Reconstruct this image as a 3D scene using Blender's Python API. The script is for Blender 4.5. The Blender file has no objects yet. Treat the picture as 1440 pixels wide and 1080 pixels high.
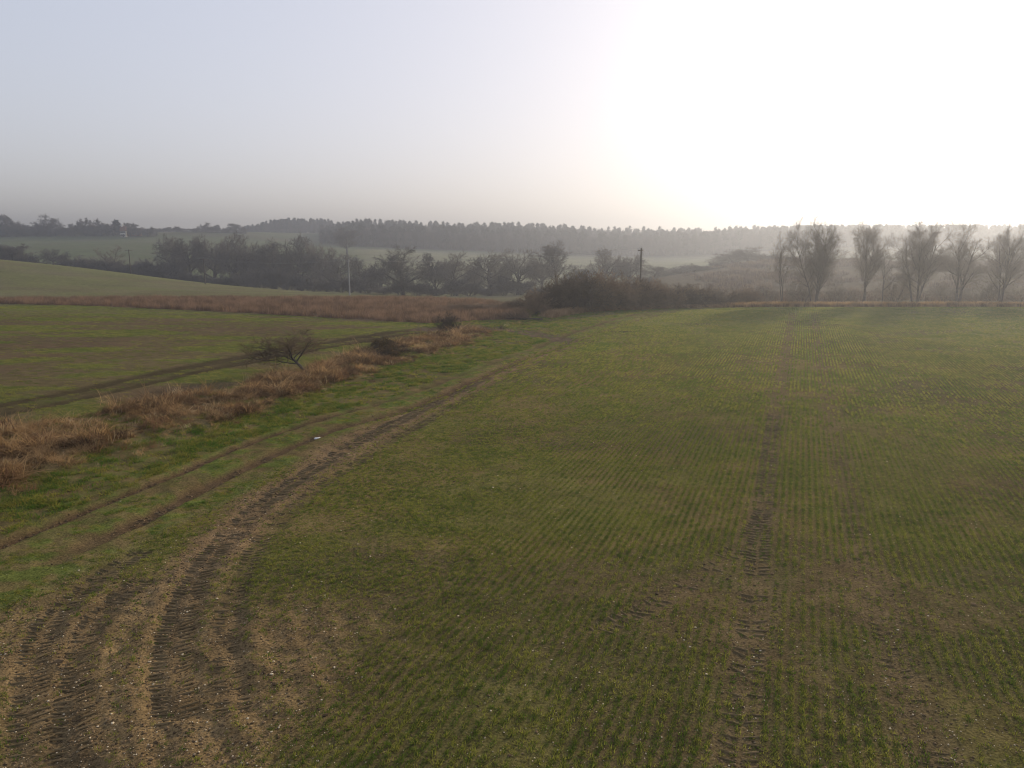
import bpy, math, random
import numpy as np
from mathutils import Vector

R = math.radians
rng = np.random.default_rng(11)
random.seed(5)
sc = bpy.context.scene
col = sc.collection

# ------------------------------------------------------------------ camera
CAM_H, PITCH, FPX = 9.0, R(10.2), 1080.0
cam = bpy.data.cameras.new('camera'); cam.sensor_width = 36; cam.lens = 27.0
cam.clip_start = .1; cam.clip_end = 6000
camo = bpy.data.objects.new('camera', cam); col.objects.link(camo)
camo.location = (0, 0, CAM_H); camo.rotation_euler = (R(90) - PITCH, 0, 0)
sc.camera = camo

# ------------------------------------------------------------------ sky and sun
SUN_EL, SUN_AZ = R(15), R(33)            # azimuth to the right of +Y
SKY_STRENGTH, SUN_STRENGTH = .10, 4.1
SKY_GAMMA, SKY_TINT = .33, (3.5, 3.43, 3.76)
w = bpy.data.worlds.new('World'); sc.world = w; w.use_nodes = True
nt = w.node_tree; nt.nodes.clear()
sky = nt.nodes.new('ShaderNodeTexSky'); sky.sky_type = 'NISHITA'; sky.sun_disc = False
sky.sun_elevation = SUN_EL; sky.sun_rotation = SUN_AZ
sky.air_density = 1.0; sky.dust_density = 2.0; sky.ozone_density = 1.0; sky.altitude = 0
# thin high haze evens the sky out: the range is compressed, then brought back to level
gm = nt.nodes.new('ShaderNodeGamma'); gm.inputs['Gamma'].default_value = SKY_GAMMA
mul = nt.nodes.new('ShaderNodeVectorMath'); mul.operation = 'MULTIPLY'; mul.inputs[1].default_value = SKY_TINT
bg = nt.nodes.new('ShaderNodeBackground'); bg.inputs['Strength'].default_value = SKY_STRENGTH
wo = nt.nodes.new('ShaderNodeOutputWorld')
nt.links.new(sky.outputs[0], gm.inputs['Color']); nt.links.new(gm.outputs[0], mul.inputs[0]); nt.links.new(mul.outputs[0], bg.inputs[0]); nt.links.new(bg.outputs[0], wo.inputs[0])
sl = bpy.data.lights.new('sun', 'SUN'); sl.energy = SUN_STRENGTH; sl.angle = R(3); sl.color = (1, .84, .6)
so = bpy.data.objects.new('sun', sl); col.objects.link(so)
sdir = Vector((math.sin(SUN_AZ) * math.cos(SUN_EL), math.cos(SUN_AZ) * math.cos(SUN_EL), math.sin(SUN_EL)))
so.rotation_euler = sdir.to_track_quat('Z', 'Y').to_euler(); so.location = (60, 60, 60)
vs = sc.view_settings; vs.view_transform = 'Standard'; vs.look = 'None'; vs.gamma = 1; vs.use_curve_mapping = False
vs.exposure = 0.42
HAZE_DENSITY, HAZE_ANISO, HAZE_COL = .00092, .66, (.40, .43, .51)
cy = sc.cycles
cy.use_denoising = True; cy.max_bounces = 5; cy.diffuse_bounces = 2; cy.glossy_bounces = 1
cy.transmission_bounces = 2; cy.transparent_max_bounces = 4; cy.volume_bounces = 1
cy.use_adaptive_sampling = False; cy.filter_width = 1.05

# ------------------------------------------------------------------ helpers: sight lines to ground places
def ray(px, py):
    xc = (px - 720) / FPX; yc = (540 - py) / FPX
    return xc, math.cos(PITCH) + yc * math.sin(PITCH), -math.sin(PITCH) + yc * math.cos(PITCH)
def G(px, py):                       # where the flat near ground (z = 0) is seen
    x, y, z = ray(px, py); t = CAM_H / -z
    return x * t, y * t
def AT(px, py, D):                   # the point seen at a pixel, D metres ahead
    x, y, z = ray(px, py); t = D / y
    return x * t, D, CAM_H + z * t
def colx(px, D):
    return AT(px, 400, D)[0] if False else (px - 720) / FPX * D / (math.cos(PITCH) + (540 - 400) / FPX * math.sin(PITCH))

# ------------------------------------------------------------------ noise
def _hash(ix, iy, seed):
    n = (ix * 374761393 + iy * 668265263 + seed * 1442695041) & 0xffffffff
    n = ((n ^ (n >> 13)) * 1274126177) & 0xffffffff
    return ((n ^ (n >> 16)) & 0xffff) / 65535.0
def vnoise(x, y, s, seed=0):
    x = np.asarray(x, float) / s; y = np.asarray(y, float) / s
    ix = np.floor(x).astype(np.int64); iy = np.floor(y).astype(np.int64)
    fx = x - ix; fy = y - iy; fx = fx * fx * (3 - 2 * fx); fy = fy * fy * (3 - 2 * fy)
    a = _hash(ix, iy, seed); b = _hash(ix + 1, iy, seed); c = _hash(ix, iy + 1, seed); d = _hash(ix + 1, iy + 1, seed)
    return (a * (1 - fx) + b * fx) * (1 - fy) + (c * (1 - fx) + d * fx) * fy
def fbm(x, y, s, seed=0, o=3):
    v = 0; a = .5; t = 0
    for k in range(o):
        v = v + a * vnoise(x, y, s / 2 ** k, seed + k * 17); t += a; a *= .55
    return v / t
def sstep(a, b, x):
    t = np.clip((np.asarray(x, float) - a) / (b - a), 0, 1); return t * t * (3 - 2 * t)

# ------------------------------------------------------------------ terrain
cp = []
for X in (-70, -40, -15, 10, 40, 75):
    for Y in (-40, 0, 30, 60, 90, 112):
        cp.append((X, Y, 0))
for X in (-300, -150, 150, 300):
    for Y in (-200, 0, 80): cp.append((X, Y, 0))
for X in (-60, 0, 60): cp.append((X, -250, 0))
for px, py, D in [(-500, 395, 150), (0, 419, 145), (200, 419, 142), (400, 420, 140), (600, 421, 138), (-700, 340, 270), (-350, 352, 265), (-120, 362, 255), (0, 364, 255), (80, 372, 250), (150, 381, 245),
                  (300, 399, 230), (450, 412, 205), (600, 418, 175), (0, 385, 200), (150, 398, 195), (300, 408, 190),
                  # far side of the left hill and the valley floor
                  (0, 376, 320), (150, 388, 310), (300, 404, 300), (450, 410, 285), (600, 414, 250), (720, 415, 235), (840, 405, 240), (-300, 372, 330), (-700, 366, 380),
                  # far slopes
                  (0, 350, 430), (100, 342, 520), (0, 334, 590), (100, 334, 590), (200, 336, 580), (-300, 335, 580), (-600, 330, 580), (0, 330, 700), (280, 327, 660), (220, 328, 640), (340, 328, 670), (280, 345, 480), (400, 350, 480), (400, 338, 640), (400, 328, 900), (260, 329, 800), (0, 332, 900), (-500, 332, 900),
                  (600, 384, 370), (600, 366, 460), (600, 352, 600), (600, 340, 720), (600, 332, 900), (750, 372, 460), (750, 357, 590), (760, 343, 720), (760, 334, 900),
                  (900, 388, 390), (900, 368, 540), (960, 366, 560), (900, 350, 720), (900, 336, 900), (980, 395, 330),
                  (1040, 420, 160), (1040, 392, 220), (1130, 385, 230), (1200, 380, 230), (1200, 374, 300), (1440, 380, 220), (1440, 372, 300), (1700, 375, 230), (1080, 368, 300), (1060, 368, 400), (1200, 362, 450), (1440, 362, 450), (1750, 360, 450), (1150, 350, 600), (1440, 350, 600), (1750, 350, 600), (1150, 338, 850), (1440, 338, 850), (1800, 338, 850),
                  (1100, 428.5, 132), (1250, 428.5, 130), (1440, 428.5, 130), (930, 431, 128), (820, 425, 140), (760, 424, 150)]:
    cp.append(AT(px, py, D))
for X in (-1500, -800, 0, 800, 1500):
    for Y in (1150, 1700): cp.append((X, Y, 12))
for X in (-1500, -800, 800, 1500):
    for Y in (-300, 100, 500): cp.append((X, Y, 6))
cp = np.array(cp, float); cps = cp[:, :2] / 100.0
def _k(r2): return np.where(r2 > 1e-12, .5 * r2 * np.log(r2 + 1e-12), 0)
_n = len(cp); _d = ((cps[:, None] - cps[None]) ** 2).sum(2)
_A = np.zeros((_n + 3, _n + 3)); _A[:_n, :_n] = _k(_d) + np.eye(_n) * .002
_A[:_n, _n] = 1; _A[:_n, _n + 1:] = cps; _A[_n:, :_n] = _A[:_n, _n:].T
_w = np.linalg.solve(_A, np.r_[cp[:, 2], 0, 0, 0])
def hbase(x, y):
    x = np.asarray(x, float).ravel(); y = np.asarray(y, float).ravel(); out = np.empty_like(x)
    for i in range(0, len(x), 60000):
        a = np.c_[x[i:i + 60000], y[i:i + 60000]] / 100
        k = _k(((a[:, None] - cps[None]) ** 2).sum(2))
        out[i:i + 60000] = k @ _w[:_n] + _w[_n] + a @ _w[_n + 1:]
    near = 1 - sstep(95, 125, np.hypot(x * .9, y))
    return out * (1 - near)

# lines of the place, as x(y) on the near ground
def line(pts):
    g = np.array(sorted([G(*p) for p in pts], key=lambda q: q[1]))
    yy = np.linspace(g[0, 1], g[-1, 1], 400); xx = np.interp(yy, g[:, 1], g[:, 0])
    k = np.hanning(31); k /= k.sum(); xs = np.convolve(np.pad(xx, 15, mode='reflect', reflect_type='odd'), k, 'valid')
    ss = np.r_[0, np.cumsum(np.hypot(np.diff(xs), np.diff(yy)))]
    sl = np.gradient(xs, yy)
    return yy, xs, sl, ss
def off(L, x, y):                    # signed distance to the right of a line, its length coordinate, and 1 where it runs
    yy, xs, sl, ss = L
    s = np.interp(y, yy, sl)
    d = (x - (np.interp(y, yy, xs) + np.where(y > yy[-1], (y - yy[-1]) * sl[-1], 0) + np.where(y < yy[0], (y - yy[0]) * sl[0], 0))) / np.sqrt(1 + s * s)
    return d, np.interp(y, yy, ss), ((y > yy[0]) & (y < yy[-1])).astype(float)
WHEAT_EDGE = line([(-330, 1010), (-150, 925), (0, 852), (60, 826), (130, 790), (200, 762), (270, 728), (340, 692), (400, 660), (440, 637), (500, 606), (570, 573), (640, 545), (720, 510), (790, 482), (830, 466), (880, 452), (940, 439), (1000, 432)])
BANK_FRONT = line([(-330, 860), (-100, 728), (0, 690), (60, 668), (130, 645), (230, 616), (330, 588), (430, 553), (500, 532), (560, 513), (620, 494), (665, 478), (690, 468)])
BANK_BACK = line([(-330, 660), (0, 607), (100, 590), (200, 574), (300, 556), (400, 531), (480, 506), (560, 485), (640, 471), (680, 467)])
RUT_A = line([(-40, 790), (60, 745), (100, 728), (160, 703), (200, 689), (250, 667), (330, 632), (400, 607), (470, 585), (560, 560), (660, 525), (740, 495), (800, 470), (870, 448), (930, 436)])
RUT_B = line([(60, 800), (130, 765), (200, 733), (250, 706), (310, 673), (370, 647), (440, 616), (500, 596), (560, 580), (640, 548), (700, 522), (760, 497), (830, 472), (900, 450), (950, 438)])
TYRE_C = line([(250, 1010), (238, 950), (240, 900), (252, 860), (270, 820), (305, 770), (350, 722), (410, 676), (480, 634), (560, 592), (640, 553), (720, 517), (790, 490)])
TYRE_D = line([(330, 1000), (318, 930), (318, 880), (330, 830), (360, 770), (410, 712), (470, 668), (540, 626), (620, 580), (700, 540), (760, 510)])
TYRE_E = line([(45, 1090), (40, 1000), (45, 920), (62, 880), (95, 845), (140, 810), (200, 775)])
TYRE_F = line([(105, 1090), (105, 1000), (108, 920), (122, 880), (150, 850), (200, 815)])
TRAM_A = line([(1035, 1110), (1045, 1000), (1057, 880), (1066, 780), (1076, 680), (1090, 580), (1104, 500), (1115, 440)])
TRAM_B = line([(1330, 1110), (1285, 1000), (1240, 880), (1212, 780), (1186, 680), (1166, 580), (1152, 500), (1145, 440)])
TURN = line([(840, 890), (900, 860), (960, 828), (1010, 795), (1050, 755), (1075, 715)])
LEFT_TRACK = line([(-300, 622), (0, 574), (130, 549), (250, 523), (370, 500), (480, 482), (560, 469), (640, 461)])
LINK = [(600, 463), (660, 459), (720, 465), (780, 476), (820, 482)]
_l = np.array([G(*p) for p in LINK])
def link_d(x, y):
    d = np.full(np.shape(x), 1e9)
    for a, b in zip(_l[:-1], _l[1:]):
        ab = b - a; t = np.clip(((x - a[0]) * ab[0] + (y - a[1]) * ab[1]) / (ab @ ab), 0, 1)
        d = np.minimum(d, np.hypot(x - a[0] - t * ab[0], y - a[1] - t * ab[1]))
    return d
# cover strip edges as y(x)
_s1 = np.array([G(*p) for p in [(-500, 410), (0, 425), (150, 431), (300, 438), (450, 446), (600, 455), (640, 453), (700, 449)]])
_s2 = np.array([AT(px, 412, D)[:2] for px, D in [(-500, 172), (0, 138), (130, 141), (300, 139), (450, 139), (600, 140), (680, 132), (720, 118)]])
def strip1(x): return np.interp(x, _s1[:, 0], _s1[:, 1])
def strip2(x): return np.interp(x, _s2[:, 0], _s2[:, 1])

def zones(x, y):
    x = np.asarray(x, float); y = np.asarray(y, float)
    z = {}
    e, es, _ = off(WHEAT_EDGE, x, y); bf, _, _ = off(BANK_FRONT, x, y); bb, _, _ = off(BANK_BACK, x, y)
    ywob = (fbm(x, y, 5, 3) - .5)
    tip = G(690, 466)[1]
    z['e'] = e
    yend = 117.5
    z['wheat'] = sstep(-.25, .35, e + ywob * 1.2) * (1 - sstep(yend - .6, yend + .2, y))
    bank = sstep(-.4, .6, bb + ywob * 2) * (1 - sstep(-.4, 1.2, bf + ywob * 2.5)) * (1 - sstep(tip - 3, tip, y))
    z['bank'] = bank
    inleft = 1 - sstep(-.4, .4, bb)
    beyond = sstep(tip - 2, tip, y) * (1 - sstep(-.3, .3, e))
    z['leftfield'] = inleft * (y < strip1(x)) * (1 - sstep(tip + 1, tip + 8, y) * sstep(-14, -4, x))
    z['strip'] = ((y > strip1(x)) & (y < strip2(x)) & (x < 1)).astype(float)
    z['verge'] = np.clip(1 - z['wheat'] - bank - z['leftfield'] - z['strip'], 0, 1) * (y < 132)
    def tr(L, wd, soft=.12, a=None, b=None):
        d, s, on = off(L, x, y); m = (1 - sstep(wd - soft, wd + soft, np.abs(d))) * on
        return m
    z['rutA'] = tr(RUT_A, .26, .1) * (1 - .6 * sstep(36, 46, y) + .45 * sstep(66, 80, y)); z['rutB'] = tr(RUT_B, .34, .14) * sstep(18, 24, y) * (1 - .3 * sstep(70, 80, y))
    z['tyC'] = tr(TYRE_C, .45, .2); z['tyD'] = tr(TYRE_D, .35, .2) * (1 - sstep(38, 55, y)); z['tyE'] = tr(TYRE_E, .4, .2); z['tyF'] = tr(TYRE_F, .4, .2)
    z['trA'] = tr(TRAM_A, .5, .3); z['trB'] = tr(TRAM_B, .5, .35); z['turn'] = tr(TURN, .33, .15)
    mudd, _, _ = off(TYRE_C, x, y)
    z['mud'] = (1 - sstep(.55, 1.5, np.abs(mudd - .05) + ywob * 1.4)) * sstep(16, 22, y) * (1 - sstep(66, 71, y))
    lt, _, on = off(LEFT_TRACK, x, y)
    z['ltrack'] = np.maximum(1 - sstep(.45, .95, np.abs(lt - 1.25) + ywob * .8), 1 - sstep(.45, .95, np.abs(lt + 1.25) + ywob * .8)) * (y < tip + 4)
    z['ltrack'] = np.maximum(z['ltrack'], .55 * (1 - sstep(1.2, 2.3, np.abs(lt) + ywob * 1.2)) * (y < tip + 4))
    ld = link_d(x, y)
    z['link'] = 1 - sstep(.7, 2.2, ld + ywob * 2)
    # tight bend at the near corner, soil churned by turning wheels
    hx, hy = G(190, 930)
    z['corner'] = .95 * (1 - sstep(.5, 1.05, np.hypot((x - hx) / 6.0, (y - hy) / 5.6) + ywob * .9)) * z['wheat']
    wetx, wety = G(872, 467)
    z['wet'] = (1 - sstep(.5, 1, np.hypot((x - wetx) / 2.6, (y - wety) / .8) + ywob)) * (fbm(x, y * 3, .8, 77) > .5)
    lx, ly = G(845, 487)
    z['lush'] = (1 - sstep(.4, 1, np.hypot((x - lx - (y - ly) * .25) / 2.2, (y - ly) / 5.5) + ywob))
    bare = fbm(x, y, 4.5, 41, 3)
    z['bare'] = np.clip(sstep(.62, .74, bare) * .6 + z['corner'] + z['mud'] * .95, 0, 1)
    return z

def hfull(x, y, Z=None):
    x = np.asarray(x, float).ravel(); y = np.asarray(y, float).ravel()
    h = hbase(x, y); r = np.hypot(x, y); m = (y > 5) & (r < 145)
    if m.any():
        X, Y = x[m], y[m]; z = Z if Z is not None else zones(X, Y)
        fade = 1 - sstep(100, 140, r[m])
        d = (fbm(X, Y, 14, 5) - .5) * .35 + (fbm(X, Y, 1.2, 9) - .5) * .07
        d = d + z['bank'] * (.14 + .22 * fbm(X, Y, 1.5, 21)) + z['verge'] * ((fbm(X, Y, .7, 31) - .5) * .12 + .06)
        d = d - .16 * z['rutA'] - .16 * z['rutB'] - .05 * (z['tyC'] + z['tyD'] + z['tyE'] + z['tyF']) - .04 * (z['trA'] + z['trB'] + z['turn']) - .1 * z['ltrack'] - .06 * z['link']
        d = d + (z['mud'] + z['corner']) * (fbm(X, Y, .5, 51) - .5) * .14
        dc, _, _ = off(TYRE_C, X, Y); d = d + z['corner'] * .022 * np.sin(dc * 7.5 + 1.5 * fbm(X, Y, 4, 121))
        h[m] += d * fade
    far = sstep(150, 300, r)
    h += far * (fbm(x, y, 90, 61) - .5) * 2.0
    return h

# ------------------------------------------------------------------ mesh and object helpers
def mesh_np(name, V, F, mats=(), smooth=False):
    me = bpy.data.meshes.new(name); V = np.asarray(V, np.float32); F = np.asarray(F, np.int32)
    me.vertices.add(len(V)); me.vertices.foreach_set('co', V.ravel())
    k = F.shape[1]; me.loops.add(F.size); me.loops.foreach_set('vertex_index', F.ravel())
    me.polygons.add(len(F)); me.polygons.foreach_set('loop_start', np.arange(0, F.size, k, dtype=np.int32))
    me.polygons.foreach_set('loop_total', np.full(len(F), k, np.int32))
    if smooth: me.polygons.foreach_set('use_smooth', np.ones(len(F), bool))
    for m in mats: me.materials.append(m)
    me.update(); return me
def link(name, data, parent=None, loc=(0, 0, 0), rot=(0, 0, 0), scale=(1, 1, 1)):
    o = bpy.data.objects.new(name, data); col.objects.link(o); o.parent = parent
    o.location = loc; o.rotation_euler = rot; o.scale = scale; return o
def tag(o, label=None, cat=None, group=None, kind=None):
    if label: o['label'] = label
    if cat: o['category'] = cat
    if group: o['group'] = group
    if kind: o['kind'] = kind
    return o

# ------------------------------------------------------------------ materials
def mat(name):
    m = bpy.data.materials.new(name); m.use_nodes = True; t = m.node_tree
    b = t.nodes['Principled BSDF']; b.inputs['Roughness'].default_value = .9; b.inputs['Specular IOR Level'].default_value = .15
    return m, t, b
def ramp(t, stops):
    r = t.nodes.new('ShaderNodeValToRGB'); e = r.color_ramp.elements
    e[0].position, e[0].color = stops[0][0], (*stops[0][1], 1); e[1].position, e[1].color = stops[-1][0], (*stops[-1][1], 1)
    for p, c in stops[1:-1]:
        n = e.new(p); n.color = (*c, 1)
    return r
def noisy(name, c1, c2, scale=4, detail=4, bump=0, rough=.9, trans=0, rand=0):
    m, t, b = mat(name)
    g = t.nodes.new('ShaderNodeNewGeometry'); n = t.nodes.new('ShaderNodeTexNoise'); n.inputs['Scale'].default_value = scale; n.inputs['Detail'].default_value = detail
    t.links.new(g.outputs['Position'], n.inputs['Vector'])
    r = ramp(t, [(.3, c1), (.7, c2)])
    if rand:
        oi = t.nodes.new('ShaderNodeObjectInfo'); ma = t.nodes.new('ShaderNodeMath'); ma.operation = 'MULTIPLY_ADD'
        ma.inputs[1].default_value = rand; t.links.new(oi.outputs['Random'], ma.inputs[0])
        ms = t.nodes.new('ShaderNodeMath'); ms.operation = 'SUBTRACT'; ms.inputs[1].default_value = rand / 2
        t.links.new(n.outputs[0], ms.inputs[0]); t.links.new(ms.outputs[0], ma.inputs[2]); t.links.new(ma.outputs[0], r.inputs[0])
    else: t.links.new(n.outputs[0], r.inputs[0])
    t.links.new(r.outputs[0], b.inputs['Base Color']); b.inputs['Roughness'].default_value = rough
    if bump:
        bp = t.nodes.new('ShaderNodeBump'); bp.inputs['Strength'].default_value = bump; bp.inputs['Distance'].default_value = .05
        t.links.new(n.outputs[0], bp.inputs['Height']); t.links.new(bp.outputs[0], b.inputs['Normal'])
    if trans:
        tr = t.nodes.new('ShaderNodeBsdfTranslucent'); mx = t.nodes.new('ShaderNodeMixShader'); mx.inputs[0].default_value = trans
        t.links.new(r.outputs[0], tr.inputs[0]); t.links.new(b.outputs[0], mx.inputs[1]); t.links.new(tr.outputs[0], mx.inputs[2])
        t.links.new(mx.outputs[0], t.nodes['Material Output'].inputs[0])
    return m
M = {}
M['bark'] = noisy('grey brown bark', (.05, .042, .035), (.13, .11, .09), 3, 6, .4)
M['willow_twig'] = noisy('tan twigs', (.13, .105, .075), (.25, .2, .145), .4, 3, rand=.3)
M['oak_twig'] = noisy('grey brown twigs', (.08, .07, .058), (.155, .132, .106), .3, 3, rand=.4)
M['hedge_twig'] = noisy('dark brown hedge twigs', (.095, .066, .04), (.23, .155, .09), .5, 3, rand=.5)
M['bush_twig'] = noisy('dark bush twigs', (.03, .024, .018), (.07, .052, .036), .8, 3)
M['bramble'] = noisy('bramble leaf', (.035, .032, .014), (.12, .078, .04), 2.0, 5, trans=.3)
M['ever'] = noisy('evergreen needles', (.012, .02, .012), (.03, .042, .024), .5, 3, rand=.3)
M['wood_twig'] = noisy('far wood twigs', (.035, .032, .028), (.075, .062, .05), .05, 3, rand=.5)
M['wheat'] = noisy('young wheat leaf', (.08, .13, .018), (.26, .26, .05), .6, 6, trans=.55, rand=.8)
M['wheat_far'] = noisy('young wheat leaf rows', (.115, .16, .024), (.27, .255, .054), .3, 5, trans=.6, rand=.5)
M['verge'] = noisy('verge grass leaf', (.085, .16, .016), (.29, .26, .05), .6, 5, trans=.55, rand=.75)
M['dry'] = noisy('dry grass stem', (.15, .09, .038), (.47, .305, .145), 1.3, 5, trans=.42, rand=1.0)
M['straw'] = noisy('pale straw', (.26, .19, .10), (.6, .48, .29), 1.2, 4, trans=.4, rand=.8)
M['russet'] = noisy('russet dead stems', (.07, .042, .024), (.24, .13, .065), 1.0, 5, trans=.3, rand=.8)
M['stalk'] = noisy('dead cover crop stem', (.12, .075, .045), (.30, .19, .115), .2, 5, trans=.3, rand=.7)
M['pink_dry'] = noisy('pinkish dry grass', (.30, .19, .10), (.55, .38, .22), .3, 4, trans=.45, rand=.6)
M['clod'] = noisy('soil clod', (.07, .046, .024), (.19, .125, .066), 3, 4, .4, rand=.7)
M['tread'] = noisy('pressed soil', (.115, .082, .04), (.2, .14, .07), 2, 4, .3, rand=.5)
M['scrub'] = noisy('russet scrub', (.09, .06, .04), (.2, .14, .09), .12, 4, trans=.2, rand=.8)
M['flint'] = noisy('pale flint', (.16, .115, .065), (.6, .49, .33), 9, 3, rand=1.1)
M['pole'] = noisy('weathered dark pole wood', (.05, .04, .032), (.10, .08, .06), 3, 4, .2)
M['pole_pale'] = noisy('pale pole wood', (.26, .25, .235), (.38, .365, .34), 3, 4, .2)  # paler wood tone for one pole of the line
M['metal'] = noisy('galvanised metal', (.2, .2, .2), (.32, .32, .32), 5, 2, rough=.5)
M['brick'] = noisy('red brick', (.22, .11, .075), (.32, .17, .12), 1, 4)
M['render'] = noisy('cream render', (.5, .47, .42), (.62, .58, .52), 1, 4)
M['roof'] = noisy('clay roof', (.12, .06, .04), (.2, .1, .07), 1.5, 4)
M['glass'] = noisy('dark glass', (.02, .022, .025), (.03, .033, .036), 1, 1, rough=.15)
M['litter'] = noisy('white plastic', (.5, .49, .46), (.75, .74, .72), 12, 3, rough=.5)

# ------------------------------------------------------------------ ground: one sheet, finer where the eye is close
def build_ground():
    th = np.r_[np.linspace(-180, -52, 46, endpoint=False), np.linspace(-52, -37, 40, endpoint=False), np.linspace(-37, 37, 620, endpoint=False), np.linspace(37, 52, 40, endpoint=False), np.linspace(52, 180, 46, endpoint=False)]
    th = np.radians(th)
    rr = np.r_[np.linspace(.8, 10, 14, endpoint=False), np.geomspace(10, 140, 520, endpoint=False), np.geomspace(140, 1650, 130)]
    nt_, nr = len(th), len(rr)
    X = (rr[:, None] * np.sin(th)[None]).ravel(); Y = (rr[:, None] * np.cos(th)[None]).ravel()
    X = np.r_[X, 0]; Y = np.r_[Y, 0]
    r = np.hypot(X, Y); m = (Y > 5) & (r < 145); z = zones(X[m], Y[m])
    H = hfull(X, Y, z)
    i = np.arange(nr - 1)[:, None] * nt_; j = np.arange(nt_)[None]; j2 = (j + 1) % nt_
    F = np.stack([i + j, i + nt_ + j, i + nt_ + j2, i + j2], -1).reshape(-1, 4)[:, ::-1]
    jj = np.arange(nt_); ctr = nr * nt_
    me = mesh_np('ground', np.c_[X, Y, H], F, smooth=True)
    # base colours of what lies where (fields, soil, grass)
    C = np.zeros((len(X), 4), np.float32); C[:, 3] = 1
    def put(mask, c):
        mask = mask[:, None]; C[:, :3] = C[:, :3] * (1 - mask) + np.array(c, np.float32) * mask
    n1 = fbm(X, Y, 60, 71); n2 = fbm(X, Y, 18, 73)
    C[:, :3] = (.085, .085, .045)
    one = np.ones(len(X))
    put(sstep(.4, .6, n1) * .6, (.12, .105, .065))
    ang = np.degrees(np.arctan2(X, np.maximum(Y, 1e-3)))
    # left hill pasture, far slopes, rough hillside, wood floor
    put((sstep(130, 142, Y) * (1 - sstep(265, 300, Y)) * (1 - sstep(-30, -5, X))), (.12, .12, .05))
    put((sstep(130, 142, Y) * (1 - sstep(265, 300, Y)) * (1 - sstep(-30, -5, X))) * (.5 * sstep(.42, .6, fbm(X * .3 + Y * .4, Y * 1.2 - X * .2, 14, 141)) + .25 * (np.sin((Y + X * .35) * .9) > .93)), (.125, .10, .06))
    put(sstep(330, 350, Y) * (1 - sstep(600, 640, Y)) * (1 - sstep(-3, 1, ang)), (.10, .115, .055))
    put(sstep(300, 340, Y) * (1 - sstep(580, 600, Y)) * sstep(-12, -10, ang) * (1 - sstep(14, 15, ang)), (.16, .16, .09))
    put(sstep(640, 660, Y) * (ang < -10), (.10, .11, .06))
    put(sstep(.45, .7, n2) * (Y > 140) * .35, (.13, .11, .075))
    put(sstep(140, 170, Y) * (1 - sstep(300, 330, Y)) * sstep(34, 50, X), (.095, .076, .05))
    put(sstep(600, 620, Y) * (ang > -11.5), (.05, .045, .035))
    put(((Y > 5) & (Y < 124) & (np.abs(X) < 120)).astype(float), (.11, .10, .06))
    zz = {k: np.zeros(len(X)) for k in z}
    for k in z: zz[k][m] = z[k]
    pn = fbm(X, Y, 3, 81); fn = fbm(X, Y, .6, 83)
    wet = fbm(X, Y, 9, 87)
    put(zz["wheat"], (.145, .108, .046))
    put(zz['wheat'] * sstep(.38, .56, pn) * .55, (.095, .10, .026))
    put(zz['wheat'] * sstep(45, 100, Y) * .8, (.15, .145, .042))
    put(zz['wheat'] * sstep(.52, .66, wet) * .6, (.085, .066, .036))
    put(zz['wheat'] * zz['bare'] * .6 * (1 - .8 * sstep(50, 90, Y)), (.115, .08, .042))
    lf = fbm(X * .35, Y, 5, 89)
    put(zz['leftfield'], (.105, .08, .042)); put(zz['leftfield'] * sstep(.4, .56, lf) * .75, (.105, .115, .032)); put(zz['leftfield'] * sstep(.5, .64, fbm(X * .3, Y, 3.2, 90)) * .7, (.11, .075, .045)); put(zz['leftfield'] * sstep(92, 112, Y) * .6, (.11, .125, .034))
    put(zz['strip'], (.12, .08, .05)); put(zz['verge'], (.10, .115, .03)); put(zz['verge'] * sstep(.45, .62, fn) * .8, (.15, .11, .05)); put(zz['verge'] * (1 - sstep(.36, .5, fbm(X, Y, 1.3, 101))) * .6, (.12, .085, .042))
    put(zz['bank'], (.15, .11, .05))
    put(np.clip(zz['corner'], 0, 1) * .95, (.19, .13, .064)); dc, _, _ = off(TYRE_C, X, Y); sm = sstep(.1, .9, np.sin(dc * 7.5 + 1.5 * fbm(X, Y, 4, 121))) * zz['corner']; put(sm * .45, (.115, .08, .042)); put(zz['mud'], (.175, .118, .064))
    for k in ('tyC', 'tyD', 'tyE', 'tyF'): put(zz[k] * .55 * sstep(.3, .6, pn), (.095, .068, .04))
    for k in ('trA', 'trB', 'turn'): put(zz[k] * .75, (.125, .09, .048))
    put(zz['rutA'], (.085, .056, .032)); put(zz['rutB'], (.095, .064, .036)); put(zz['ltrack'], (.058, .045, .024)); put(zz['link'] * .85, (.10, .07, .05))
    put(zz['wet'], (.03, .028, .022)); put(zz['lush'] * zz['wheat'] * .7, (.09, .13, .025))
    a = me.color_attributes.new('zone', 'FLOAT_COLOR', 'POINT'); a.data.foreach_set('color', C.ravel())
    mt, t, b = mat('ground soil and turf')
    at = t.nodes.new('ShaderNodeAttribute'); at.attribute_name = 'zone'
    g = t.nodes.new('ShaderNodeNewGeometry')
    def nz(s, d):
        n = t.nodes.new('ShaderNodeTexNoise'); n.inputs['Scale'].default_value = s; n.inputs['Detail'].default_value = d; n.inputs['Roughness'].default_value = .65
        t.links.new(g.outputs['Position'], n.inputs['Vector']); return n
    n1, n2, n3 = nz(17, 6), nz(1.1, 5), nz(.06, 6)
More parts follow.
